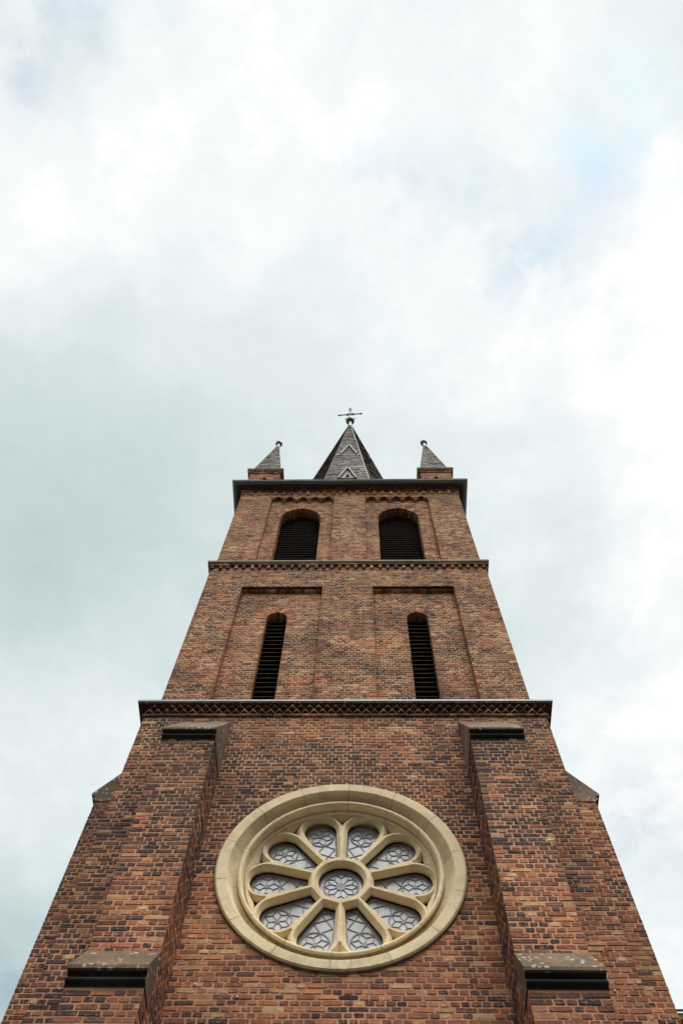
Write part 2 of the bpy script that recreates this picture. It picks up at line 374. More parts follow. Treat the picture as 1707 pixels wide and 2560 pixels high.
# run-off and soot: (x0, x1, y0, y1, top, length, strength)
STAINS = [(-2.95, -1.95, -1.2, -.3, 11.75, 1.1, .95), (1.95, 2.95, -1.2, -.3, 11.75, .7, .8), (-2.95, -1.95, -1.3, -.8, 6.85, .8, .8), (1.95, 2.95, -1.3, -.8, 6.85, .9, .75),
          (-3.7, -3.05, -.1, .1, 12.2, 3.6, .75), (-5, -3.6, .2, 2.2, 12.2, 3.0, .85), (-3.3, -2.9, -.1, .1, 9.5, 2.5, .5), (2.8, 3.3, -.1, .1, 12.6, 2.0, .6), (3.6, 5, .2, 2.2, 12.2, 1.2, .5),
          (-2.1, -1.2, -.05, .1, 11.6, 2.2, .6), (1.7, 2.1, -.05, .1, 12.0, 1.6, .5), (-2.07, -2.0, -1.1, .1, 12.5, 9, .55), (2.0, 2.07, -1.1, .1, 12.5, 9, .55),
          (-.9, .2, -.05, .1, 7.92, .5, .6), (.5, 1.6, -.05, .1, 8.1, .6, .6), (-3.5, 3.5, 0, .2, 20.1, .45, .45), (-2.6, -2.1, .1, .4, 18.6, 3, .35), (-.6, .6, .1, .2, 17.6, .9, .35), (-3.6, -2.7, .1, .2, 15, 1.2, .3)]

for _ in range(150):                                         # thin streaks under the ledges and cornices
    x_ = rnd.uniform(-3.6, 3.6); w_ = rnd.uniform(.05, .22); k_ = rnd.random()
    if k_ < .55: STAINS.append((x_, x_ + w_, -.05, .05, 13.34, rnd.uniform(.3, 1.6), rnd.uniform(.25, .65)))
    elif k_ < .8: STAINS.append((x_, x_ + w_, .05, .2, 20.2, rnd.uniform(.3, 1.5), rnd.uniform(.3, .7)))
    else: STAINS.append((x_, x_ + w_, .1, .4, 26.1, rnd.uniform(.4, 1.6), rnd.uniform(.2, .5)))
for _ in range(40):
    sx_ = rnd.choice((-1, 1)); x_ = sx_ * 2.46 + rnd.uniform(-.43, .35); w_ = rnd.uniform(.05, .2)
    STAINS.append((x_, x_ + w_, -1.3, -.3, rnd.choice((11.7, 11.7, 6.9)), rnd.uniform(.6, 3.0), rnd.uniform(.3, .75)))


def wear_at(x, y, z):
    v = 0.0
    for x0, x1, y0, y1, zt, ln, st in STAINS:
        if x0 <= x <= x1 and y0 <= y <= y1 and zt - ln < z < zt:
            q = 1 - (zt - z) / ln
            e = min(1, (x - x0) / .12, (x1 - x) / .12) if x1 - x0 > .2 else 1
            v = max(v, st * q ** .7 * max(0, e) * (.65 + .35 * math.sin(x * 23 + math.sin(z * 2))))
    return v


def pick(tone, x, y, z):
    r1 = tone(x, y, z) + rnd.gauss(0, .19)
    if rnd.random() < .06: r1 = rnd.uniform(.7, 1.0)
    return (max(0.0, min(1.0, r1)), rnd.random(), 0.0, wear_at(x, y, z))


def pinkness(z): return max(0.0, min(1.0, (16 - z) / 9))


def panel(mb, O, u, n, u0, u1, z0, z1, tone, gaps=None, deep=.005, seed=0):
    """brick facing on a vertical plane: O + u*s + z; gaps(zl, zh) -> blocked intervals of s"""
    O = Vector((O[0], O[1], 0)); u = Vector(u); n = Vector(n); up = Vector((0, 0, 1))
    R = random.Random(seed)
    k0 = math.floor(z0 / CH + 1e-6); k1 = math.ceil(z1 / CH - 1e-6)
    P = lambda s, z: O + u * s + up * z - n * deep
    for k in range(k0, k1):
        zl = max(z0, k * CH); zh = min(z1, (k + 1) * CH)
        if zh - zl < .012: continue
        free = [(u0, u1)]
        for a, b in (gaps(zl, zh) if gaps else ()):
            nf = []
            for c, d in free:
                if b <= c or a >= d: nf.append((c, d)); continue
                if a > c: nf.append((c, a))
                if b < d: nf.append((b, d))
            free = nf
        wz = lambda s: .004 * math.sin(s * 1.7 + k * .9) + .003 * math.sin(s * 4.1 + k * 2.3)
        stretch = k % 2 == 0
        for a, b in free:
            if b - a < .004: continue
            if zh - zl < .04:
                mb.quad(P(a, zl), P(b, zl), P(b, zh), P(a, zh), att=(pinkness(zl), .5, 1.0)); continue
            cuts = [a]; s = a
            off = (.125 if k % 4 == 0 else 0) if stretch else .0625
            i = math.floor((a - off) / .25) - 1
            xs = []
            while True:
                x = off + i * .25
                if x > b: break
                xs.append(x)
                if stretch:
                    if R.random() < .38: xs.append(x + .125)
                elif R.random() < .68: xs.append(x + .125)
                i += 1
            for x in xs:
                x += R.uniform(-.008, .008)
                if x - cuts[-1] > .055 and b - x > .05: cuts.append(x)
            cuts.append(b)
            for c0, c1 in zip(cuts, cuts[1:]):
                g0 = R.uniform(-.006, .003) if c0 == a else .0082 + R.uniform(-.002, .002); g1 = R.uniform(-.006, .003) if c1 == b else .0082 + R.uniform(-.002, .002)
                zb = zl + .0088 + R.uniform(-.002, .003); zt = zh - .0088 + R.uniform(-.003, .002)
                cc = P((c0 + c1) / 2, (zl + zh) / 2)
                mb.quad(P(c0, zl), P(c1, zl), P(c1, zh), P(c0, zh), att=(pinkness(cc.z), .5, 1.0, wear_at(cc.x, cc.y, cc.z)))
                mb.brick([P(c0 + g0, zb + wz(c0)), P(c1 - g1, zb + wz(c1)), P(c1 - g1, zt + wz(c1)), P(c0 + g0, zt + wz(c0))], n,
                         proud=deep + .001, att=pick(tone, cc.x, cc.y, cc.z))


def arch_half(z, zs, a, h, t=0.0):
    """half width of a pointed arch (half span a, rise h, ring t) at height z"""
    if z <= zs: return a
    Rr = (a * a + h * h) / (2 * a); c = Rr - a
    q = (Rr + t) ** 2 - (z - zs) ** 2
    return max(0.0, math.sqrt(q) - c) if q > 0 else 0.0


def arch_ring(mb, xc, y, zs, a, h, t, depth, tone):
    """voussoirs of a pointed arch as radial bricks running through the reveal"""
    Rr = (a * a + h * h) / (2 * a); c = Rr - a
    th = math.acos(c / (Rr + t)); nn = max(6, round(Rr * th / .078))
    for sgn in (-1, 1):
        for i in range(nn):
            t0 = th * i / nn; t1 = th * (i + 1) / nn; g = .006 / Rr
            pt = lambda r, ang: (max(.002, r * math.cos(ang) - c), zs + r * math.sin(ang))
            for (ra, rb) in ((Rr, Rr + t * .48), (Rr + t * .52, Rr + t)) if (i % 2) else ((Rr, Rr + t),):
                q = [pt(ra, t0 + g), pt(rb, t0 + g), pt(rb, t1 - g), pt(ra, t1 - g)]
                if (q[1][0] - q[0][0]) + (q[2][0] - q[3][0]) < .02 and i > nn / 2 and q[1][0] < .004: continue
                dy = rnd.uniform(-.003, .001)
                ya = y - .005 + dy; lay = i % 2
                while ya < y + depth - .02:                  # header and stretcher depths alternate into the reveal
                    yb = min(y + depth, ya + (.118 if lay else .243)); lay ^= 1
                    A = [(xc + sgn * X, ya, Z) for X, Z in q] + [(xc + sgn * X, yb - .008, Z) for X, Z in q]
                    c_ = pick(tone, xc, y, q[0][1])
                    mb.add(A, [(0, 1, 2, 3), (4, 7, 6, 5), (0, 4, 5, 1), (1, 5, 6, 2), (2, 6, 7, 3), (3, 7, 4, 0)], (c_[0] * (.55 if ya > y + .05 else 1), c_[1], 0))  # bricks behind the face darkened, painting the shade of the reveal
                    ya = yb
            q = [pt(Rr + .004, t0), pt(Rr + t, t0), pt(Rr + t, t1), pt(Rr + .004, t1)]
            A = [(xc + sgn * X, y + .003, Z) for X, Z in q] + [(xc + sgn * X, y + depth, Z) for X, Z in q]
            mb.add(A, [(0, 1, 2, 3), (4, 7, 6, 5), (0, 4, 5, 1), (1, 5, 6, 2), (2, 6, 7, 3), (3, 7, 4, 0)], (pinkness(zs), .5, 1.0))


def part(o, label=None):
    if label: o['label'] = label
    return o


def thing(name, label, cat, loc=(0, 0, 0), group=None):
    o = bpy.data.objects.new(name, None); COL.objects.link(o); o.location = loc; o.empty_display_size = .5
    o['label'] = label; o['category'] = cat
    if group: o['group'] = group
    return o


# ------------------------------------------------------------------ ground
mb = MB(); mb.quad((-400, -400, -Z0), (400, -400, -Z0), (400, 400, -Z0), (-400, 400, -Z0))
g = mb.build('ground', PAVING); g['kind'] = 'structure'; g['label'] = 'dark asphalt square in front of the church tower'; g['category'] = 'ground'

# ------------------------------------------------------------------ the tower
tower = thing('church_tower', 'tall red brick church tower with cream rose window, louvred belfry and slate spire', 'church tower')
YC = 3.63                                                     # tower axis
W0, W1, W2 = 3.63, 3.485, 3.43                                # half widths of the three stages
Y1, Y2 = .13, .20                                             # their front planes (the base stage is at 0)
RZ, RR = 9.65, 1.754                                          # rose window centre, radius


def sides(mb, w, z0, z1, tone, seed):
    panel(mb, (-w, 0), (0, -1, 0), (-1, 0, 0), -(2 * YC - (W0 - w)), -(W0 - w), z0, z1, tone, seed=seed)
    panel(mb, (w, 0), (0, 1, 0), (1, 0, 0), (W0 - w), 2 * YC - (W0 - w), z0, z1, tone, seed=seed + 1)
    yb = 2 * YC - (W0 - w)
    mb.quad((-w, yb, z0), (w, yb, z0), (w, yb, z1), (-w, yb, z1), att=(.5, .5, .5))


# base stage: brick wall with the round opening
def rose_gap(zl, zh):
    zm = (zl + zh) / 2; q = 1.70 ** 2 - (zm - RZ) ** 2
    return [(-math.sqrt(q), math.sqrt(q))] if q > 0 else []
mb = MB()
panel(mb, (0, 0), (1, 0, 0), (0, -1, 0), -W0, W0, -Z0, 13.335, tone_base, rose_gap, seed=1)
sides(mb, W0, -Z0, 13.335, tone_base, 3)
mb.quad((-W0, 0, 13.6), (W0, 0, 13.6), (W0, 2 * YC, 13.6), (-W0, 2 * YC, 13.6), att=(.5, .5, 1))
part(mb.build('wall', BRICK, tower), 'dark red and purple brick wall around the rose window')


# middle stage: pilasters, two recessed panels, each with a lancet
LX, LA, LZS, LH = 1.60, .24, 17.64, .31
P_O, P_I, P_T = 2.56, .605, 19.03
RD = .14
mb = MB()
gap_mid = lambda zl, zh: [(-P_O, -P_I), (P_I, P_O)] if (zl + zh) / 2 < P_T else []
panel(mb, (0, Y1), (1, 0, 0), (0, -1, 0), -W1, W1, 13.6, 20.21, tone_mid, gap_mid, seed=11)
sides(mb, W1, 13.6, 20.21, tone_mid, 13)
for sx in (-1, 1):
    a, b = (-P_O, -P_I) if sx < 0 else (P_I, P_O)
    def gl(zl, zh, xc=sx * LX):
        zm = (zl + zh) / 2
        if zm < 13.68: return []
        hw = LA if zm < LZS else arch_half(zm, LZS, LA, LH, .21)
        return [(xc - hw, xc + hw)] if hw > 0 else []
    panel(mb, (0, Y1 + RD), (1, 0, 0), (0, -1, 0), a, b, 13.6, P_T - .06, tone_mid, gl, seed=15 + sx)
    arch_ring(mb, sx * LX, Y1 + RD, LZS, LA, LH, .21, .45, tone_mid)
    for s2 in (-1, 1):                                       # brick reveals of lancet and of the recessed panel
        panel(mb, (sx * LX + s2 * LA, Y1 + RD), (0, 1, 0), (-s2, 0, 0), .0, .45, 13.68, LZS, tone_mid, seed=20)
        xe = a if s2 < 0 else b
        panel(mb, (xe, Y1), (0, 1, 0), (-s2, 0, 0), .0, RD, 13.6, P_T, tone_mid, seed=21)
    # corbelled head of the panel: two oversailing courses
    mb.box(a, b, Y1 + .004, Y1 + .3, P_T, P_T + .01, att=(.08, .1, 0))  # near-black soffit, its shade put into the brick colour
    x = a
    while x < b - .02:
        x1 = min(b, x + .118)
        mb.box(x, x1 - .006, Y1 + .068, Y1 + .3, P_T - .075, P_T - .002, att=pick(tone_mid, x, 0, P_T)); x = x1
    mb.box(a, b, Y1 + .075, Y1 + .3, P_T - .07, P_T - .001, att=(.3, .5, 1))
part(mb.build('wall', BRICK, tower), 'brown brick stage with two recessed panels')


# belfry stage
UX, UA, UZS, UH = 1.455, .60, 24.15, .81
U_O, U_I, U_T = 2.435, .483, 25.69
UD = .12
mb = MB()
gap_up = lambda zl, zh: [(-U_O, -U_I), (U_I, U_O)] if (zl + zh) / 2 < U_T else []
panel(mb, (0, Y2), (1, 0, 0), (0, -1, 0), -W2, W2, 20.3, 26.18, tone_top, gap_up, seed=31)
sides(mb, W2, 20.3, 26.18, tone_top, 33)
for sx in (-1, 1):
    a, b = (-U_O, -U_I) if sx < 0 else (U_I, U_O)
    def gu(zl, zh, xc=sx * UX):
        zm = (zl + zh) / 2
        if zm < 20.45: return []
        hw = UA if zm < UZS else arch_half(zm, UZS, UA, UH, .25)
        return [(xc - hw, xc + hw)] if hw > 0 else []
    panel(mb, (0, Y2 + UD), (1, 0, 0), (0, -1, 0), a, b, 20.3, U_T + .16, tone_top, gu, seed=35 + sx)
    arch_ring(mb, sx * UX, Y2 + UD, UZS, UA, UH, .25, .6, tone_top)
    for s2 in (-1, 1):
        panel(mb, (sx * UX + s2 * UA, Y2 + UD), (0, 1, 0), (-s2, 0, 0), .0, .6, 20.45, UZS, tone_top, seed=40)
        xe = a if s2 < 0 else b
        panel(mb, (xe, Y2), (0, 1, 0), (-s2, 0, 0), .0, UD, 20.3, U_T, tone_top, seed=41)
    mb.box(a, b, Y2 + .004, Y2 + .3, U_T + .16, U_T + .17, att=(.08, .1, 0))  # soffit above the corbel gaps blackened, shade painted in
    n_c = 5
    for i in range(n_c + 1):                                 # little two-step brick corbels with dark gaps between
        xc = a + (b - a) * i / n_c
        for (hw, zl, zh, y0) in ((.125, U_T - .075, U_T - .004, .002), (.062, U_T - .155, U_T - .082, .022), (.048, U_T - .235, U_T - .162, .062)):
            x0 = max(a, xc - hw); x1 = min(b, xc + hw)
            mb.box(x0, x1, Y2 + y0, Y2 + UD + .05, zl, zh, att=pick(tone_top, xc, 0, zl))
        if i < n_c:                                          # lintel course, set back over the gap
            x0 = xc + .125; x1 = a + (b - a) * (i + 1) / n_c - .125
            mb.box(x0, x1, Y2 + .003, Y2 + UD + .05, U_T + .07, U_T + .16, att=pick(tone_top, xc, 0, zl))
            mb.box(xc + .002, xc + .1235, Y2 + .006, Y2 + UD, U_T - .002, U_T + .157, att=pick(tone_top, xc, 0, zl))
            mb.box(x1 + .0015, x1 + .123, Y2 + .006, Y2 + UD, U_T - .002, U_T + .157, att=pick(tone_top, xc, 0, zl))
part(mb.build('wall', BRICK, tower), 'light tan brick belfry stage')


# buttresses: front pair, side pair
def buttress(place, p1, p2, zt, z2, parent, seed):
    """place(x, d, z): x along the wall, d outwards from it"""
    hw = .425; mb = MB()
    def wall(x, d0, d1, za, zb, sgn, sd):
        A = place(x, d0, 0); B = place(x, d1, 0); u = (Vector(B) - Vector(A)).normalized()
        nrm = (Vector(place(x + sgn, d0, 0)) - Vector(A)).normalized()
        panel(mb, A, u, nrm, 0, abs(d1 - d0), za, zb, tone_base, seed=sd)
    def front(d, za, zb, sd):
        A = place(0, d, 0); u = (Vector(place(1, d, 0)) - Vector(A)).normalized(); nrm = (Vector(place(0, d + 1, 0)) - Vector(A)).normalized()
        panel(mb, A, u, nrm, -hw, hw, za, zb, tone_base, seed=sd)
    front(p1, z2[0] - .03, zt[1] - .13, seed); front(p2, -Z0, z2[1] - .2, seed + 1)
    for sgn in (-1, 1):
        wall(sgn * hw, 0, p1, z2[0] - .6, zt[1] - .13, sgn, seed + 2 + sgn)
        wall(sgn * hw, 0, p2, -Z0, z2[1] - .2, sgn, seed + 5 + sgn)
        wall(sgn * hw, 0, p1, z2[1] - .2, z2[0] - .6, sgn, seed + 8 + sgn)
    b = mb.build('buttress', BRICK, parent)
    for (pb, pf, zb, zn) in ((0, p1, zt[0], zt[1]), (p1, p2, z2[0], z2[1])):
        e = .012
        mb = MB()                                            # sloping weathering stone
        mb.prism([(pb - .05, zb), (pb, zb), (pf + .10, zn), (pf + .10, zn - .045), (pf + .075, zn - .055), (pb - .05, zn - .055)], lambda d, z, t: place(t, d, z), -hw - e, hw + e)
        cap = mb
        mb = MB()                                            # drip moulding under its nose: soot plus shade painted into the near-black colour
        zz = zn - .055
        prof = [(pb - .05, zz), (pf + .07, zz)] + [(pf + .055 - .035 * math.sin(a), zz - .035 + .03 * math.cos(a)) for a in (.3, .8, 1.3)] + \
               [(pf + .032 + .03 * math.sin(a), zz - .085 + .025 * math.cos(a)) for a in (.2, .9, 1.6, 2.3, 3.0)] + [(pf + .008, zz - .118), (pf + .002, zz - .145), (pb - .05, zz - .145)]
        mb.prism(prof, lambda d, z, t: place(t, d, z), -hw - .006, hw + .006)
        mb.build('drip_moulding', SOOT_SHADE, b)
        for sg in (-1, 1): cap.prism(prof, lambda d, z, t: place(t, d, z), sg * (hw + .0065), sg * (hw + e))
        cap.build('capstone', CAPSTONE, b)
    return b


for sx in (-1, 1):
    xc = sx * 2.462
    buttress(lambda x, d, z, xc=xc: (xc + x, -d, z), .72, 1.0, (13.17, 11.84), (7.55, 7.03), tower, 60 + sx * 5)
    yc = 1.38
    buttress(lambda x, d, z, sx=sx: (sx * (W0 + d), yc + x, z), .68, .95, (13.55, 12.41), (7.55, 7.03), tower, 90 + sx * 5)


# cornices -----------------------------------------------------------------
def ring(mb, w, yfront, z0, z1, out, att=(.5, .5, 0), inner=.3):
    """a band running round front and both sides, set out from a stage of half width w"""
    x = w + out; yb = 2 * YC - yfront - .02; yf = yfront - out
    mb.box(-x, x, yf, yfront + inner, z0, z1, att)
    for s in (-1, 1):
        x0, x1 = sorted((s * (w - inner), s * x))
        mb.box(x0, x1, yfront + inner + .002, yb, z0 + .0005, z1 - .0005, att)


def brick_ring(mb, w, yfront, z0, z1, out, tone, step=.125):
    x = w + out; yf = yfront - out; n = int(2 * x / step)
    for i in range(n):
        a = -x + 2 * x * i / n; b = -x + 2 * x * (i + 1) / n
        dj = rnd.uniform(-.004, .004)
        mb.box(a + .004, b - .004, yf + dj, yfront + .1, z0 + rnd.uniform(0, .004), z1 - rnd.uniform(.002, .006), pick(tone, a, 0, z0))
    mb.box(-x + .01, x - .01, yf + .012, yfront + .1, z0 + .008, z1 - .002, (.2, .5, 1))
    yb = 2 * YC - yfront; n = int((yb - yf) / step)
    for s in (-1, 1):
        for i in range(n):
            a = yf + .11 + (yb - yf - .11) * i / n; b = yf + .11 + (yb - yf - .11) * (i + 1) / n
            x0, x1 = sorted((s * (w - .1), s * x))
            mb.box(x0, x1, a + .004, b - .004, z0 + .001, z1 - .003, pick(tone, s * 3, 0, z0))


def sawtooth(mb, w, yfront, z0, z1, valley, depth, pitch, phase, tone):
    """bricks laid cornerwise; points stand proud of the wall"""
    def run(place, L, closed):
        n = round(L / pitch); pt = L / n
        for i in range(n):
            a = (i + phase) * pt; b = a + pt; mdl = (a + b) / 2 + rnd.uniform(-.004, .004)
            if b > L + pt * .51: continue
            dj = rnd.uniform(-.006, .004); d1 = valley + depth + dj
            p = [place(a, valley - .06), place(a, valley), place(mdl, d1), place(b, valley), place(b, valley - .06)]
            zz0 = z0 + rnd.uniform(-.002, .003)
            pts = [(q[0], q[1], zz0) for q in p] + [(q[0], q[1], z1) for q in p]
            mb.add(pts, [(5, 6, 7, 8, 9), (0, 1, 6, 5), (1, 2, 7, 6), (2, 3, 8, 7), (3, 4, 9, 8), (4, 0, 5, 9)], pick(tone, p[0][0], 0, z0))
            mb.add(pts[:5], [(4, 3, 2, 1, 0)], (.04, .2, 0))    # bed face near black, shade painted into the brick colour
    run(lambda t, d: (-w + t, yfront - d), 2 * w, True)
    D = 2 * YC - 2 * yfront
    for s in (-1, 1): run(lambda t, d, s=s: (s * (w + d), yfront + t), D, True)


def dentils(mb, w, yfront, z0, z1, out, width, step, tone):
    n = round(2 * (w - .05) / step)
    for i in range(n + 1):
        x = -w + .04 + (2 * w - .08) * i / n + rnd.uniform(-.012, .012)
        x = max(-w + width / 2, min(w - width / 2, x))
        zm = (z0 + z1) / 2; at1 = pick(tone, x, 0, z0); at2 = pick(tone, x, 0, z1); o2 = out + rnd.uniform(-.006, .006)
        mb.box(x - width / 2, x + width / 2, yfront - o2, yfront + .05, z0, zm - .003, at1)
        mb.box(x - width / 2 + .002, x + width / 2 - .002, yfront - o2 - .003, yfront + .05, zm, z1, at2)
    D = 2 * YC - 2 * yfront; n = round(D / step)
    for s in (-1, 1):
        for i in range(n + 1):
            y = yfront + width / 2 + (D - width) * i / n
            x0, x1 = sorted((s * (w - .05), s * (w + out)))
            mb.box(x0, x1, y - width / 2, y + width / 2, z0, z1, pick(tone, s * 3, 0, z0))


tone_dim = lambda x, y, z: .40 + .15 * wob(x, z)
# cornice over the base stage: fillet, two courses of cornerwise bricks, zinc-edged slab
mb = MB()
brick_ring(mb, W0, 0, 13.335, 13.40, .032, tone_dim)
mb.box(-W0, W0, -.004, .2, 13.40, 13.565, (.12, .2, .2))
for s in (-1, 1):
    x0, x1 = sorted((s * (W0 - .2), s * (W0 + .004))); mb.box(x0, x1, .205, 2 * YC, 13.40, 13.565, (.12, .2, .2))
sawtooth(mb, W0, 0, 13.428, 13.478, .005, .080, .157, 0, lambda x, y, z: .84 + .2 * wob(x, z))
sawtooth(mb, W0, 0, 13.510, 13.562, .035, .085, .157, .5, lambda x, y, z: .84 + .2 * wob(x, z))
ring(mb, W0, 0, 13.566, 13.605, .145, (.10, .2, 0))
c = mb.build('cornice', BRICK, tower)
mb = MB()
ring(mb, W0, 0, 13.607, 13.655, .158, inner=.1)
for k in range(9): mb.box(-3.5 + k * .83, -3.5 + k * .83 + .012, -.1595, -.1, 13.605, 13.6575)
x, yf = W0 + .158, -.158
mb.add([(-x, yf, 13.655), (x, yf, 13.655), (W1, Y1, 13.80), (-W1, Y1, 13.80)], [(0, 1, 2, 3)])
for s in (-1, 1):
    mb.add([(s * x, yf, 13.655), (s * x, 2 * YC, 13.655), (s * W1, 2 * YC, 13.80), (s * W1, Y1, 13.80)], [(0, 1, 2, 3)])
mb.build('zinc_flashing', LEAD, c)

# string course under the belfry
mb = MB()
dentils(mb, W1, Y1, 20.03, 20.195, .055, .075, .20, tone_dim)
brick_ring(mb, W1, Y1, 20.20, 20.262, .068, tone_dim, .25)
c = mb.build('cornice', BRICK, tower)
mb = MB()
ring(mb, W1, Y1, 20.265, 20.298, .085, inner=.25)
ring(mb, W1, Y1, 20.300, 20.375, .105, inner=.2)
x, yf = W1 + .105, Y1 - .105
mb.add([(-x, yf, 20.375), (x, yf, 20.375), (W2, Y2, 20.50), (-W2, Y2, 20.50)], [(0, 1, 2, 3)])
for s in (-1, 1):
    mb.add([(s * x, yf, 20.375), (s * x, 2 * YC, 20.375), (s * W2, 2 * YC, 20.50), (s * W2, Y2, 20.50)], [(0, 1, 2, 3)])
mb.build('ledge', SLABSTONE, c)

# eaves cornice and gutter
mb = MB()
dentils(mb, W2, Y2, 25.87, 26.165, .035, .095, .262, tone_top)
brick_ring(mb, W2, Y2, 26.17, 26.225, .05, tone_mid, .25)
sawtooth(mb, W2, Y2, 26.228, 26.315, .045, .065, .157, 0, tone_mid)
mb.box(-W2, W2, Y2 - .004, Y2 + .3, 26.18, 26.32, (.1, .2, .2))
for s in (-1, 1):
    x0, x1 = sorted((s * (W2 - .3), s * (W2 + .004))); mb.box(x0, x1, Y2 + .303, 2 * YC - Y2, 26.18, 26.32, (.1, .2, .2))
mb.build('cornice', BRICK, tower)
mb = MB()
GX = W2 + .24; GY = Y2 - .24; GZ = 26.385; GR = .09
prof = [(-GR * math.cos(math.pi * i / 12), -GR * math.sin(math.pi * i / 12)) for i in range(13)]
prof = prof + [(q[0] * .9, q[1] * .9) for q in prof[::-1]]
mb.prism(prof, lambda u, v, t: ((GX + u * -1) * (1 if t > 0 else -1), GY + u, GZ + v), -1, 1)
for s in (-1, 1):
    mb.prism(prof, lambda u, v, t, s=s: (s * (GX - u), (GY + u) if t < 1 else 2 * YC - GY, GZ + v), 0, 1)
mb.tube([(-GX - GR, GY - GR, GZ + .004), (GX + GR, GY - GR, GZ + .004)], .012, 8)
for s in (-1, 1): mb.tube([(s * (GX + GR), GY - GR, GZ + .004), (s * (GX + GR), 2 * YC - GY, GZ + .004)], .012, 8)
for k in range(7):                                           # soldered joints
    xx = -3.1 + k * 1.03
    pr2 = [(-(GR + .004) * math.cos(math.pi * i / 10), -(GR + .004) * math.sin(math.pi * i / 10)) for i in range(11)]
    mb.prism(pr2, lambda u, v, t: (t, GY + u, GZ + v), xx, xx + .025)
gut = mb.build('gutter', ZINC, tower)
mb = MB()
mb.box(-GX, GX, GY, 2 * YC - GY, 26.325, 26.335)
mb.box(-GX + .1, GX - .1, GY + .1, 2 * YC - GY - .1, 26.337, 26.43)
mb.build('roof_deck', DARKDECK, tower)


# louvre windows --------------------------------------------------------------
def louvre_window(xc, a, zs, h, z0, yface, depth, pitch, label):
    mb = MB()                                                # dark chamber behind the slats
    y0 = yface + depth; y1 = y0 + .7
    mb.box(xc - a - .3, xc + a + .3, y0 + .22, y1, z0 - .3, zs + h + .3, skip=('front',))
    w_ = mb.build('louvre_window', VOID, tower); part(w_, label)
    mb = MB(); z = z0 + .03
    while z < zs + h - .05:
        hw = arch_half(z + .05, zs, a, h) + .01 if z + .05 > zs else a
        if hw > .05:
            tilt = rnd.uniform(-.004, .004)
            c0 = [(xc - hw, y0, z + tilt), (xc + hw, y0, z - tilt), (xc + hw, y0 + .17, z + .13), (xc - hw, y0 + .17, z + .13)]
            th = .020
            pts = c0 + [(q[0], q[1] , q[2] + th) for q in c0]
            mb.add(pts, [(0, 1, 2, 3), (7, 6, 5, 4), (0, 4, 5, 1), (1, 5, 6, 2), (2, 6, 7, 3), (3, 7, 4, 0)])
        z += pitch
    mb.build('slats', LOUVRE, w_)
    return w_


for sx in (-1, 1):
    louvre_window(sx * LX, LA, LZS, LH, 13.75, Y1 + RD, .15, .172, 'tall narrow lancet with dark louvres')
    louvre_window(sx * UX, UA, UZS, UH, 20.42, Y2 + UD, .26, .163, 'broad pointed belfry opening with dark louvres')


# rose window -------------------------------------------------------------------
def lathe(mb, prof, a0, a1, n, cap=True):
    pts = []; m = len(prof)
    for i in range(n + 1):
        a = a0 + (a1 - a0) * i / n
        pts += [(r * math.cos(a), y, RZ + r * math.sin(a)) for r, y in prof]
    f = [(i * m + j, i * m + j + 1, (i + 1) * m + j + 1, (i + 1) * m + j) for i in range(n) for j in range(m - 1)]
    mb.add(pts, f)


Q = [math.pi / 2 * i / 7 for i in range(1, 8)]
prof = [(1.77, .06), (1.758, -.035), (1.735, -.052), (1.60, -.042), (1.590, -.032), (1.586, -.01)]
prof += [(1.586 - .131 * u, -.01 + .145 * math.sin(math.pi * u * .64)) for u in [k / 9 for k in range(1, 10)]]
rc, yc0, rr_ = 1.420, .072, .035
prof += [(rc - rr_ * math.cos(t), yc0 - rr_ * math.sin(t)) for t in [math.pi * (1 - i / 10) for i in range(11)]]
prof += [(1.385 - .030 * (1 - math.cos(t)), .09 + .10 * math.sin(t)) for t in Q]
prof += [(1.353, .192), (1.351, .165), (1.338, .162), (1.332, .172), (1.328, .44)]
mb = MB()
NSEG = 14
angs = [2 * math.pi * (i + .36) / NSEG for i in range(NSEG + 1)]
for i in range(NSEG):
    lathe(mb, prof, angs[i] + .0022, angs[i + 1] - .0022, 12)
prof_b = [(r - (-.006 if j > 1 else .0), y + .012) for j, (r, y) in enumerate(prof)]
rose = None
lathe_main = mb
rose = mb.build('rose_window', CREAM, tower, smooth=False); part(rose, 'round cream stone rose window with ten petals')
me = rose.data
for pl in me.polygons: pl.use_smooth = True
bpy.context.view_layer.objects.active = rose
me.set_sharp_from_angle(angle=math.radians(32))
mb = MB(); lathe(mb, [(r + .006, y + .010) for r, y in prof], 0, 2 * math.pi, 96)
mb.build('joint_mortar', SLABSTONE, rose)

# tracery: filled 2-D outline with bevelled openings
ROT = math.pi / 2
cu = bpy.data.curves.new('tracery', 'CURVE'); cu.dimensions = '2D'; cu.fill_mode = 'BOTH'
BEV = .046; cu.extrude = .012; cu.bevel_depth = BEV; cu.bevel_resolution = 0


def spline(pts):
    sp = cu.splines.new('POLY'); sp.points.add(len(pts) - 1)
    for q, (x, y) in zip(sp.points, pts): q.co = (x, y, 0, 1)
    sp.use_cyclic_u = True


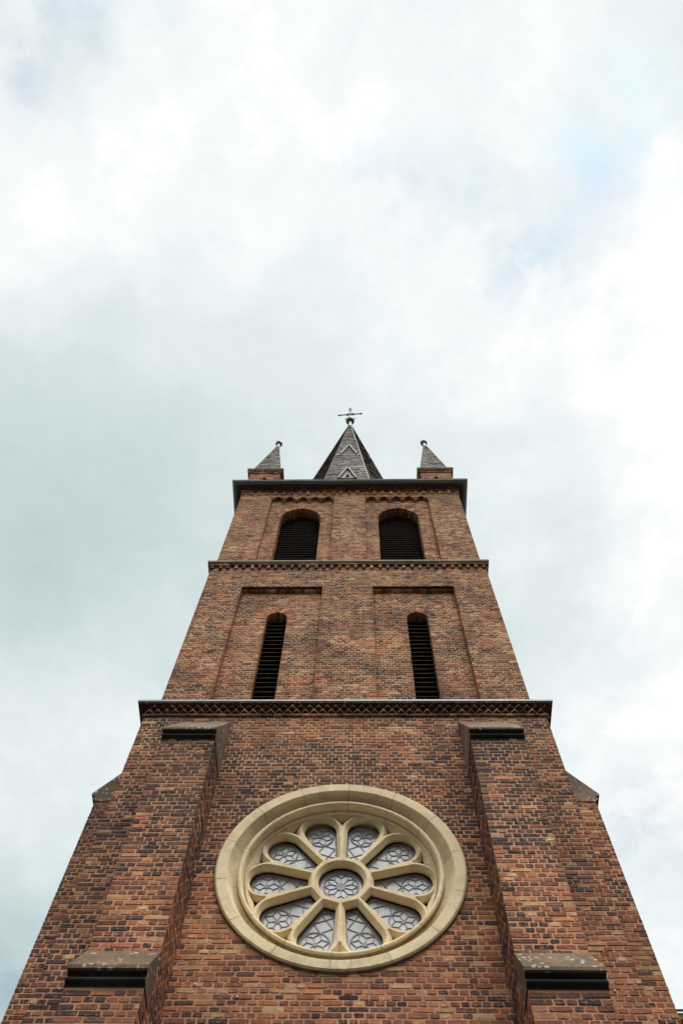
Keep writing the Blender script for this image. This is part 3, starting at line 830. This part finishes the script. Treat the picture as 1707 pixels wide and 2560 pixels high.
def circ(r, n, cx=0, cy=0): return [(cx + r * math.cos(2 * math.pi * i / n), cy + r * math.sin(2 * math.pi * i / n)) for i in range(n)]
PR, PC = .287, 1.057                                          # foil radius and its distance from the centre
def petal(th, r, shrink=0.0, n=26):
    """outline of one petal light pointing outwards at angle th"""
    rho0 = .418 + shrink; h0 = rho0 * math.tan(math.pi / 10) - .015 - shrink * .9
    er = (math.cos(th), math.sin(th)); et = (-math.sin(th), math.cos(th))
    loc = [(rho0, -h0)]
    aa = math.radians(103)
    loc += [(PC + r * math.cos(-aa + 2 * aa * i / n), r * math.sin(-aa + 2 * aa * i / n)) for i in range(n + 1)]
    loc += [(rho0, h0)]
    return [(er[0] * u + et[0] * v, er[1] * u + et[1] * v) for u, v in loc]
spline(circ(1.385, 120)); spline(circ(.366, 48))
for k in range(10):
    th = k * math.pi / 5
    spline(petal(th, PR))
    # spandrel eyelet between neighbouring petals
    tm = th + math.pi / 10; er = (math.cos(tm), math.sin(tm)); et = (-math.sin(tm), math.cos(tm))
    cx, cy = PC * math.cos(math.pi / 10), PC * math.sin(math.pi / 10); q = .318
    a0 = math.atan2(-cy + .022, 1.10 - cx)
    side = []
    for i in range(9):
        rho = 1.085 + (1.305 - 1.085) * i / 8
        # half width available at this radius
        yy = cy - math.sqrt(max(0, q * q - (rho - cx) ** 2))
        side.append((rho, max(.012, yy)))
    out = [(u, -v) for u, v in side] + [(u, v) for u, v in side[::-1]]
    spline([(er[0] * u + et[0] * v, er[1] * u + et[1] * v) for u, v in out])
tmp = bpy.data.objects.new('tracery_tmp', cu); COL.objects.link(tmp)
bpy.context.view_layer.update()
me = bpy.data.meshes.new_from_object(tmp.evaluated_get(bpy.context.evaluated_depsgraph_get()))
bpy.data.objects.remove(tmp); bpy.data.curves.remove(cu)
YT = .208 + .082                                               # mid plane of the tracery
for v in me.vertices:
    x, y, z = v.co
    v.co = (x, YT + z * 1.4, RZ + y + Z0)
for pl in me.polygons: pl.use_smooth = False
me.name = 'tracery'; me.materials.clear(); me.materials.append(CREAM)
tr = bpy.data.objects.new('tracery', me); COL.objects.link(tr); tr.parent = rose
# a fine raised roll along each petal edge and round the hub
# stained glass: pale panes, lead pattern, dark backing
YG = .362
mb = MB(); mb.add([(x, YG + .09, RZ + z) for x, z in circ(1.37, 64)], [tuple(range(64))])
mb.build('window_void', VOID, rose)
gl = MB(); cm = MB()
def strip(a, b, wd, y=YG - .006): cm.bar((a[0], y, RZ + a[1]), (b[0], y, RZ + b[1]), wd, .012, up=(0, 1, 0))
def loop(P, wd):
    for a, b in zip(P, P[1:] + P[:1]): strip(a, b, wd)
gp = circ(.318, 48); gl.add([(x, YG, RZ + z) for x, z in gp], [tuple(range(48))])
loop(circ(.303, 48), .015); loop(circ(.245, 48), .020)
for k in range(10):
    a = k * math.pi / 5; b = a + math.pi / 10
    pt = lambda r, t: (r * math.cos(t), r * math.sin(t))
    strip(pt(.07, b), pt(.165, b), .009); strip(pt(.165, b), pt(.238, a), .009); strip(pt(.165, b), pt(.238, a + math.pi / 5), .009)
    th = a; er = (math.cos(th), math.sin(th)); et = (-math.sin(th), math.cos(th))
    L = lambda u, v: (er[0] * u + et[0] * v, er[1] * u + et[1] * v)
    P = petal(th, .239, .050); gl.add([(x, YG, RZ + z) for x, z in P], [tuple(range(len(P)))])
    loop(petal(th, .226, .062), .016)
    rc_ = [L(PC + x, y) for x, y in circ(.198, 36)]; loop(rc_, .019)
    for j in range(6):
        t = j * math.pi / 3; m_ = t + math.pi / 6
        q = lambda r, t: L(PC + r * math.cos(t), r * math.sin(t))
        strip(q(.03, m_), q(.116, m_), .0065); strip(q(.116, m_), q(.191, t), .007); strip(q(.116, m_), q(.191, t + math.pi / 3), .008)
    hx = [L(PC + x, y) for x, y in circ(.034, 12)]
    cm.add([(x, YG - .012, RZ + z) for x, z in hx], [tuple(range(12))])
    for (u0, v0, u1, v1) in ((.859, 0, .74, .135), (.859, 0, .74, -.135), (.74, .135, .63, 0), (.74, -.135, .63, 0), (.63, 0, .56, .09), (.63, 0, .56, -.09), (.56, .09, .50, 0.0), (.56, -.09, .50, 0.0)):
        strip(L(u0, v0), L(u1, v1), .0065)
    for (u, v, s_) in ((.62, .1, 1), (.62, .1, -1), (.86, .17, 1), (.86, .17, -1), (PC, .215, 1), (PC, .215, -1)):     # tie pins into the stone
        strip(L(u, s_ * v), L(u, s_ * (v + .035)), .008)
hb = circ(.066, 20); cm.add([(x, YG - .012, RZ + z) for x, z in hb], [tuple(range(20))])
gl.build('glass', GLASS, rose); cm.build('leading', CAME, rose)


# slate spires --------------------------------------------------------------------
def slate_face(mb, apex, b0, b1, nrm, rows, width, moss, bend=0.0):
    apex = Vector(apex); b0 = Vector(b0); b1 = Vector(b1); nrm = Vector(nrm)
    for i in range(rows):
        t0 = 1 - i / rows; t1 = 1 - (i + 1) / rows              # bottom and top of the course
        A0 = apex.lerp(b0, t0); A1 = apex.lerp(b1, t0); B0 = apex.lerp(b0, t1); B1 = apex.lerp(b1, t1)
        L = (A1 - A0).length; n = max(1, round(L / width)); off = rnd.uniform(-.3, .3)
        cuts = [0.0] + [max(.02, min(.98, (j + (off if n > 1 else 0)) / n)) for j in range(1, n)] + [1.0]
        rowtone = rnd.gauss(0, .07)
        for c0, c1 in zip(cuts, cuts[1:]):
            if c1 <= c0: continue
            l0 = .014 + rnd.uniform(0, .012); dz = (A0 - B0) * rnd.uniform(0, .16)
            dz2 = (A0 - B0) * rnd.uniform(0, .16)
            p = [A0.lerp(A1, c0) + nrm * l0 + dz, A0.lerp(A1, c1) + nrm * (l0 + rnd.uniform(-.005, .008)) + dz2, B0.lerp(B1, c1) + nrm * .002, B0.lerp(B1, c0) + nrm * .002]
            att = (max(0, min(1, .50 + rowtone + rnd.gauss(0, .2))), moss, 0)
            mb.add(p + [p[0] - nrm * .02, p[1] - nrm * .02], [(0, 1, 2, 3), (4, 5, 1, 0)], att)
        mb.quad(A0 - nrm * .006, A1 - nrm * .006, B1 - nrm * .006, B0 - nrm * .006, att=(.1, moss, 0))


SX, SK, SZT, SZB = -.17, .128, 47.5, 26.43
mb = MB(); apex = (SX, YC, SZT); hips = []
for k in range(8):
    r = SK * (SZT - SZB) / math.cos(math.pi / 8); a = -math.pi / 2 + (k - .5) * math.pi / 4
    hips.append((SX + r * math.cos(a), YC + r * math.sin(a), SZB))
for k in range(8):
    a = -math.pi / 2 + k * math.pi / 4
    nrm = Vector((math.cos(a), math.sin(a), SK)).normalized()
    slate_face(mb, apex, hips[k], hips[(k + 1) % 8], nrm, 110, .26, .95 if k in (1, 7) else .12)
spire = mb.build('spire', SLATE, tower); part(spire, 'tall octagonal grey slate spire')
mb = MB(); mb2 = MB()
for k in range(8):
    h0 = Vector(hips[k]); ap = Vector(apex); o = Vector((h0.x - SX, h0.y - YC, 0)).normalized() * .022
    for i in range(12):
        (mb if k == 1 else mb2).bar(ap.lerp(h0, i / 12) + o, ap.lerp(h0, (i + 1) / 12 + .004) + o, .022 if k == 1 else .022, .012, up=o, att=(.5, .5, 0) if k == 1 else (.3, .3, 0))
mb.build('hip_flashing', LEAD, spire); mb2.build('hip_slates', SLATE, spire)


def dormer(zb, h, hw, proud, opening):
    """small gabled slate vent; its front stands vertical off the sloping face"""
    zt = zb + h
    ys = lambda z: YC - SK * (SZT - z)
    yb = ys(zb) - proud
    xc = SX + .03
    mb = MB()                                                # two little slate slopes running back into the spire
    for s in (-1, 1):
        A = (xc, yb - .05, zt + .05); B = (xc + s * (hw + .07), yb - .05, zb - .02)
        C2 = (xc + s * (hw + .07), ys(zb) + .1, zb - .02); D2 = (xc, ys(zt) + .3, zt + .05)
        mb.quad(A, B, C2, D2, att=(.35, .5, 0))
        mb.quad((A[0], A[1], A[2] - .03), (B[0], B[1], B[2] - .03), (C2[0], C2[1], C2[2] - .03), (D2[0], D2[1], D2[2] - .03), att=(.2, .5, 0))
    d = mb.build('dormer', SLATE, spire)
    mb = MB()
    for s in (-1, 1):                                        # bargeboards
        mb.bar((xc, yb - .06, zt + .02), (xc + s * (hw + .06), yb - .06, zb - .03), .07, .05, up=(0, 1, 0))
    mb.bar((xc - hw, yb - .02, zb + .02), (xc + hw, yb - .02, zb + .02), .03, .04, up=(0, 1, 0))
    mb.build('bargeboard', PALE, d)
    mb = MB()
    if opening:
        ow = hw * .46; oh = h * .50
        mb.add([(xc - hw, yb, zb), (xc - ow, yb, zb), (xc, yb, zb + oh), (xc + ow, yb, zb), (xc + hw, yb, zb), (xc, yb, zt)], [(0, 1, 2, 5), (5, 2, 3, 4)], (.75, .2, 0))
        o_ = mb.build('gable', PALE, d)
        mb = MB(); mb.add([(xc - ow - .1, yb + .12, zb), (xc + ow + .1, yb + .12, zb), (xc, yb + .12, zb + oh + .1)], [(0, 1, 2)]); mb.build('opening', VOID, d)
    else:
        mb.add([(xc - hw, yb, zb), (xc + hw, yb, zb), (xc, yb, zt)], [(0, 1, 2)])
        for i in range(1, 8):
            z_ = zb + h * i / 9; q = hw * (1 - i / 9) * .9
            mb.box(xc - q, xc + q, yb - .02, yb - .002, z_, z_ + .05)
        mb.build('gable', PALE, d)
    return d


dormer(31.5, 1.3, .29, .015, True)
d = dormer(37.05, 1.35, .29, .015, False)
mb = MB(); z_ = 36.95; yy = YC - SK * (SZT - z_); q = SK * (SZT - z_) * math.tan(math.pi / 8)
mb.bar((SX - q, yy - .02, z_), (SX + q, yy - .02, z_), .05, .03, up=(0, 1, 0)); mb.build('lead_step', LEAD, spire)

# finial ball and wrought-iron cross
mb = MB()
mb.tube([(SX, YC, SZT - .7), (SX, YC, SZT - .1), (SX, YC, SZT + .4)], [.11, .085, .07], 12)
mb.build('finial_neck', ZINC, spire)
mb = MB(); mb.ball((SX, YC, 48.02), .25, 24, 14); mb.build('finial_ball', BALLM, spire, smooth=True)
mb = MB(); ca, sa = math.cos(math.radians(-4)), math.sin(math.radians(-4))
X = lambda u, z, d=0.0: (SX - .01 + u * ca - d * sa, YC + u * sa + d * ca, z)
ZC = 49.5
mb.tube([X(0, 48.2), X(0, 51.15)], .040, 8)
mb.tube([X(-.70, ZC), X(.70, ZC)], .034, 8)
for dz in (-.13, .13): mb.tube([X(-.22, ZC + dz), X(.22, ZC + dz)], .024, 6)
for du in (-.10, .10): mb.tube([X(du, ZC - .35), X(du, ZC + .35)], .022, 6)
for s in (-1, 1):
    for u, r in ((.20, .05), (.33, .035), (.62, .045), (.70, .03)): mb.ball(X(s * u, ZC), r, 8, 6)
    for dz in (-1, 1):
        mb.tube([X(s * .52, ZC), X(s * .58, ZC + dz * .10), X(s * .63, ZC + dz * .20), X(s * .60, ZC + dz * .25)], .014, 5)
        mb.tube([X(s * .63, ZC), X(s * .69, ZC + dz * .08), X(s * .66, ZC + dz * .14)], .013, 5)
        mb.tube([X(s * .1, ZC + dz * .13), X(s * .2, ZC + dz * .20), X(s * .24, ZC + dz * .12)], .018, 5)
    mb.tube([X(0, 50.35), X(s * .06, 50.45), X(s * .12, 50.62), X(s * .10, 50.75)], .014, 5)
    mb.tube([X(0, 48.45), X(s * .18, 48.50), X(s * .33, 48.56)], .018, 5); mb.ball(X(s * .22, 48.52), .035, 8, 6)
for z_, r in ((48.38, .10), (48.9, .06), (50.0, .05), (50.4, .06), (50.75, .07)): mb.ball(X(0, z_), r, 10, 6, .6)
for z_ in (49.42, 49.58): mb.tube([X(-.14, z_, -.03), X(.14, z_, -.03)], .012, 5)
cross = mb.build('cross', IRON, spire); part(cross, 'ornate wrought iron cross on the ball finial')
mb = MB()
mb.tube([X(0, 51.1), X(-.01, 51.5), X(-.05, 52.2), X(-.14, 53.1)], [.022, .018, .013, .007], 6)
mb.build('lightning_rod', ZINC, spire)


# corner pinnacles
def pinnacle(sx):
    xc, yc, hw = sx * 2.905, Y2 + .05 + .52, .52
    mb = MB()
    panel(mb, (xc, yc - hw), (1, 0, 0), (0, -1, 0), -hw, hw, 26.43, 28.2, lambda x, y, z: .58, (lambda zl, zh: [(-.06 - .03 * sx, .06 - .03 * sx)] if 27.56 < (zl + zh) / 2 < 27.74 else []), seed=120 + sx)
    panel(mb, (xc, yc + hw), (1, 0, 0), (0, 1, 0), -hw, hw, 26.43, 28.2, lambda x, y, z: .55, seed=123 + sx)
    for s in (-1, 1): panel(mb, (xc + s * hw, yc), (0, 1, 0), (s, 0, 0), -hw, hw, 26.43, 28.2, lambda x, y, z: .5, seed=126 + s)
    mb.box(xc - .07 - .03 * sx, xc + .07 - .03 * sx, yc - hw + .06, yc - hw + .1, 27.5, 27.8, (.0, .0, 0))
    for (z0, z1, o) in ((28.20, 28.275, .035), (28.28, 28.36, .065)):
        n = 9
        for i in range(n):
            a = -hw - o + 2 * (hw + o) * i / n; b = -hw - o + 2 * (hw + o) * (i + 1) / n
            mb.box(xc + a + .003, xc + b - .003, yc - hw - o, yc - hw + .1, z0, z1 - .004, pick(tone_mid, xc, 0, 28))
            for s in (-1, 1):
                if b < hw + o - .1 and a > -hw - o + .1:
                    x0, x1 = sorted((xc + s * (hw - .1), xc + s * (hw + o)))
                    mb.box(x0, x1, yc + a + .003, yc + b - .003, z0, z1 - .004, pick(tone_mid, xc, 0, 28))
        mb.box(xc - hw - o + .008, xc + hw + o - .008, yc - hw - o + .008, yc + hw + o - .008, z0 + .006, z1 - .006, (.3, .5, 1))
    sh = mb.build('pinnacle', BRICK, tower); part(sh, 'square brick pinnacle with slate pyramid roof')
    mb = MB(); o = .10; mb.box(xc - hw - o, xc + hw + o, yc - hw - o, yc + hw + o, 28.362, 28.42)
    mb.tube([(xc - hw - o, yc - hw - o, 28.41), (xc + hw + o, yc - hw - o, 28.41)], .02, 6)
    mb.build('zinc_edge', ZINC, sh)
    mb = MB(); r = hw - .02; zb, zt = 28.425, 33.3
    cs = [(xc - r, yc - r, zb), (xc + r, yc - r, zb), (xc + r, yc + r, zb), (xc - r, yc + r, zb)]
    for k in range(4):
        a = -math.pi / 2 + k * math.pi / 2
        slate_face(mb, (xc, yc, zt + .2), cs[k], cs[(k + 1) % 4], Vector((math.cos(a), math.sin(a), .1)).normalized(), 30, .2, .35)
    rf = mb.build('roof', SLATE, sh)
    mb = MB()
    for q in cs:
        ap = Vector((xc, yc, zt + .2)); q = Vector(q); o_ = Vector((q.x - xc, q.y - yc, 0)).normalized() * .015
        mb.bar(ap + o_, q + o_, .028, .012, up=o_)
    mb.build('hip_flashing', SLATE, sh)
    mb = MB(); mb.tube([(xc, yc, zt - .30), (xc, yc, zt + .20)], [.075, .06], 12); mb.build('finial_neck', LEAD, sh)
    mb = MB(); mb.ball((xc, yc, zt + .31), .14, 20, 12); mb.build('finial_ball', BALLM, sh, smooth=True)


for sx in (-1, 1): pinnacle(sx)

# small white survey studs plugged into the joints
STUD = simple_material("white_ceramic", (.72, .70, .67), rough=.5, var=.08)
STUDS = [(-3.34, 0, 7.65), (3.284, 0, 7.665), (-3.416, 0, 11.99), (3.298, 0, 12.10), (-1.719, 0, 7.722), (-1.191, 0, 7.555)]
for sx_, sy_, sz_ in STUDS:
    mb = MB(); mb.tube([(sx_, sy_ + .02, sz_), (sx_, sy_ - .012, sz_), (sx_, sy_ - .02, sz_)], [.014, .014, .008], 10)
    mb.build('survey_stud', STUD, tower)

# ------------------------------------------------------------------ the nave behind
nave = thing('church_nave', 'brick nave behind the tower, only its gutter and eaves edge peeping out', 'church nave', (0, 7.3, 0))
def np_(name, mat, mb):
    o = mb.build(name, mat, None); o.parent = nave; o.location = (0, -7.3, 0); return o
mb = MB(); mb.box(2, 12, 7.75, 32, -Z0, 13.25); np_('wall', NAVEBRICK, mb)
mb = MB(); mb.box(2, 12.4, 7.34, 32.4, 13.255, 13.40); np_('fascia', COPPER, mb)
mb = MB(); mb.tube([(2, 7.30, 13.435), (12.45, 7.30, 13.435)], .032, 10); np_('gutter', ZINC, mb)
mb = MB()
mb.add([(2, 7.4, 13.405), (12.3, 7.4, 13.405), (12.3, 32, 13.405), (2, 32, 13.405), (2, 14, 15.4), (8, 14, 15.4), (8, 27, 15.4), (2, 27, 15.4)],
       [(0, 1, 5, 4), (1, 2, 6, 5), (2, 3, 7, 6), (3, 0, 4, 7), (4, 5, 6, 7)], (.4, .3, 0))
np_('roof', SLATE, mb)
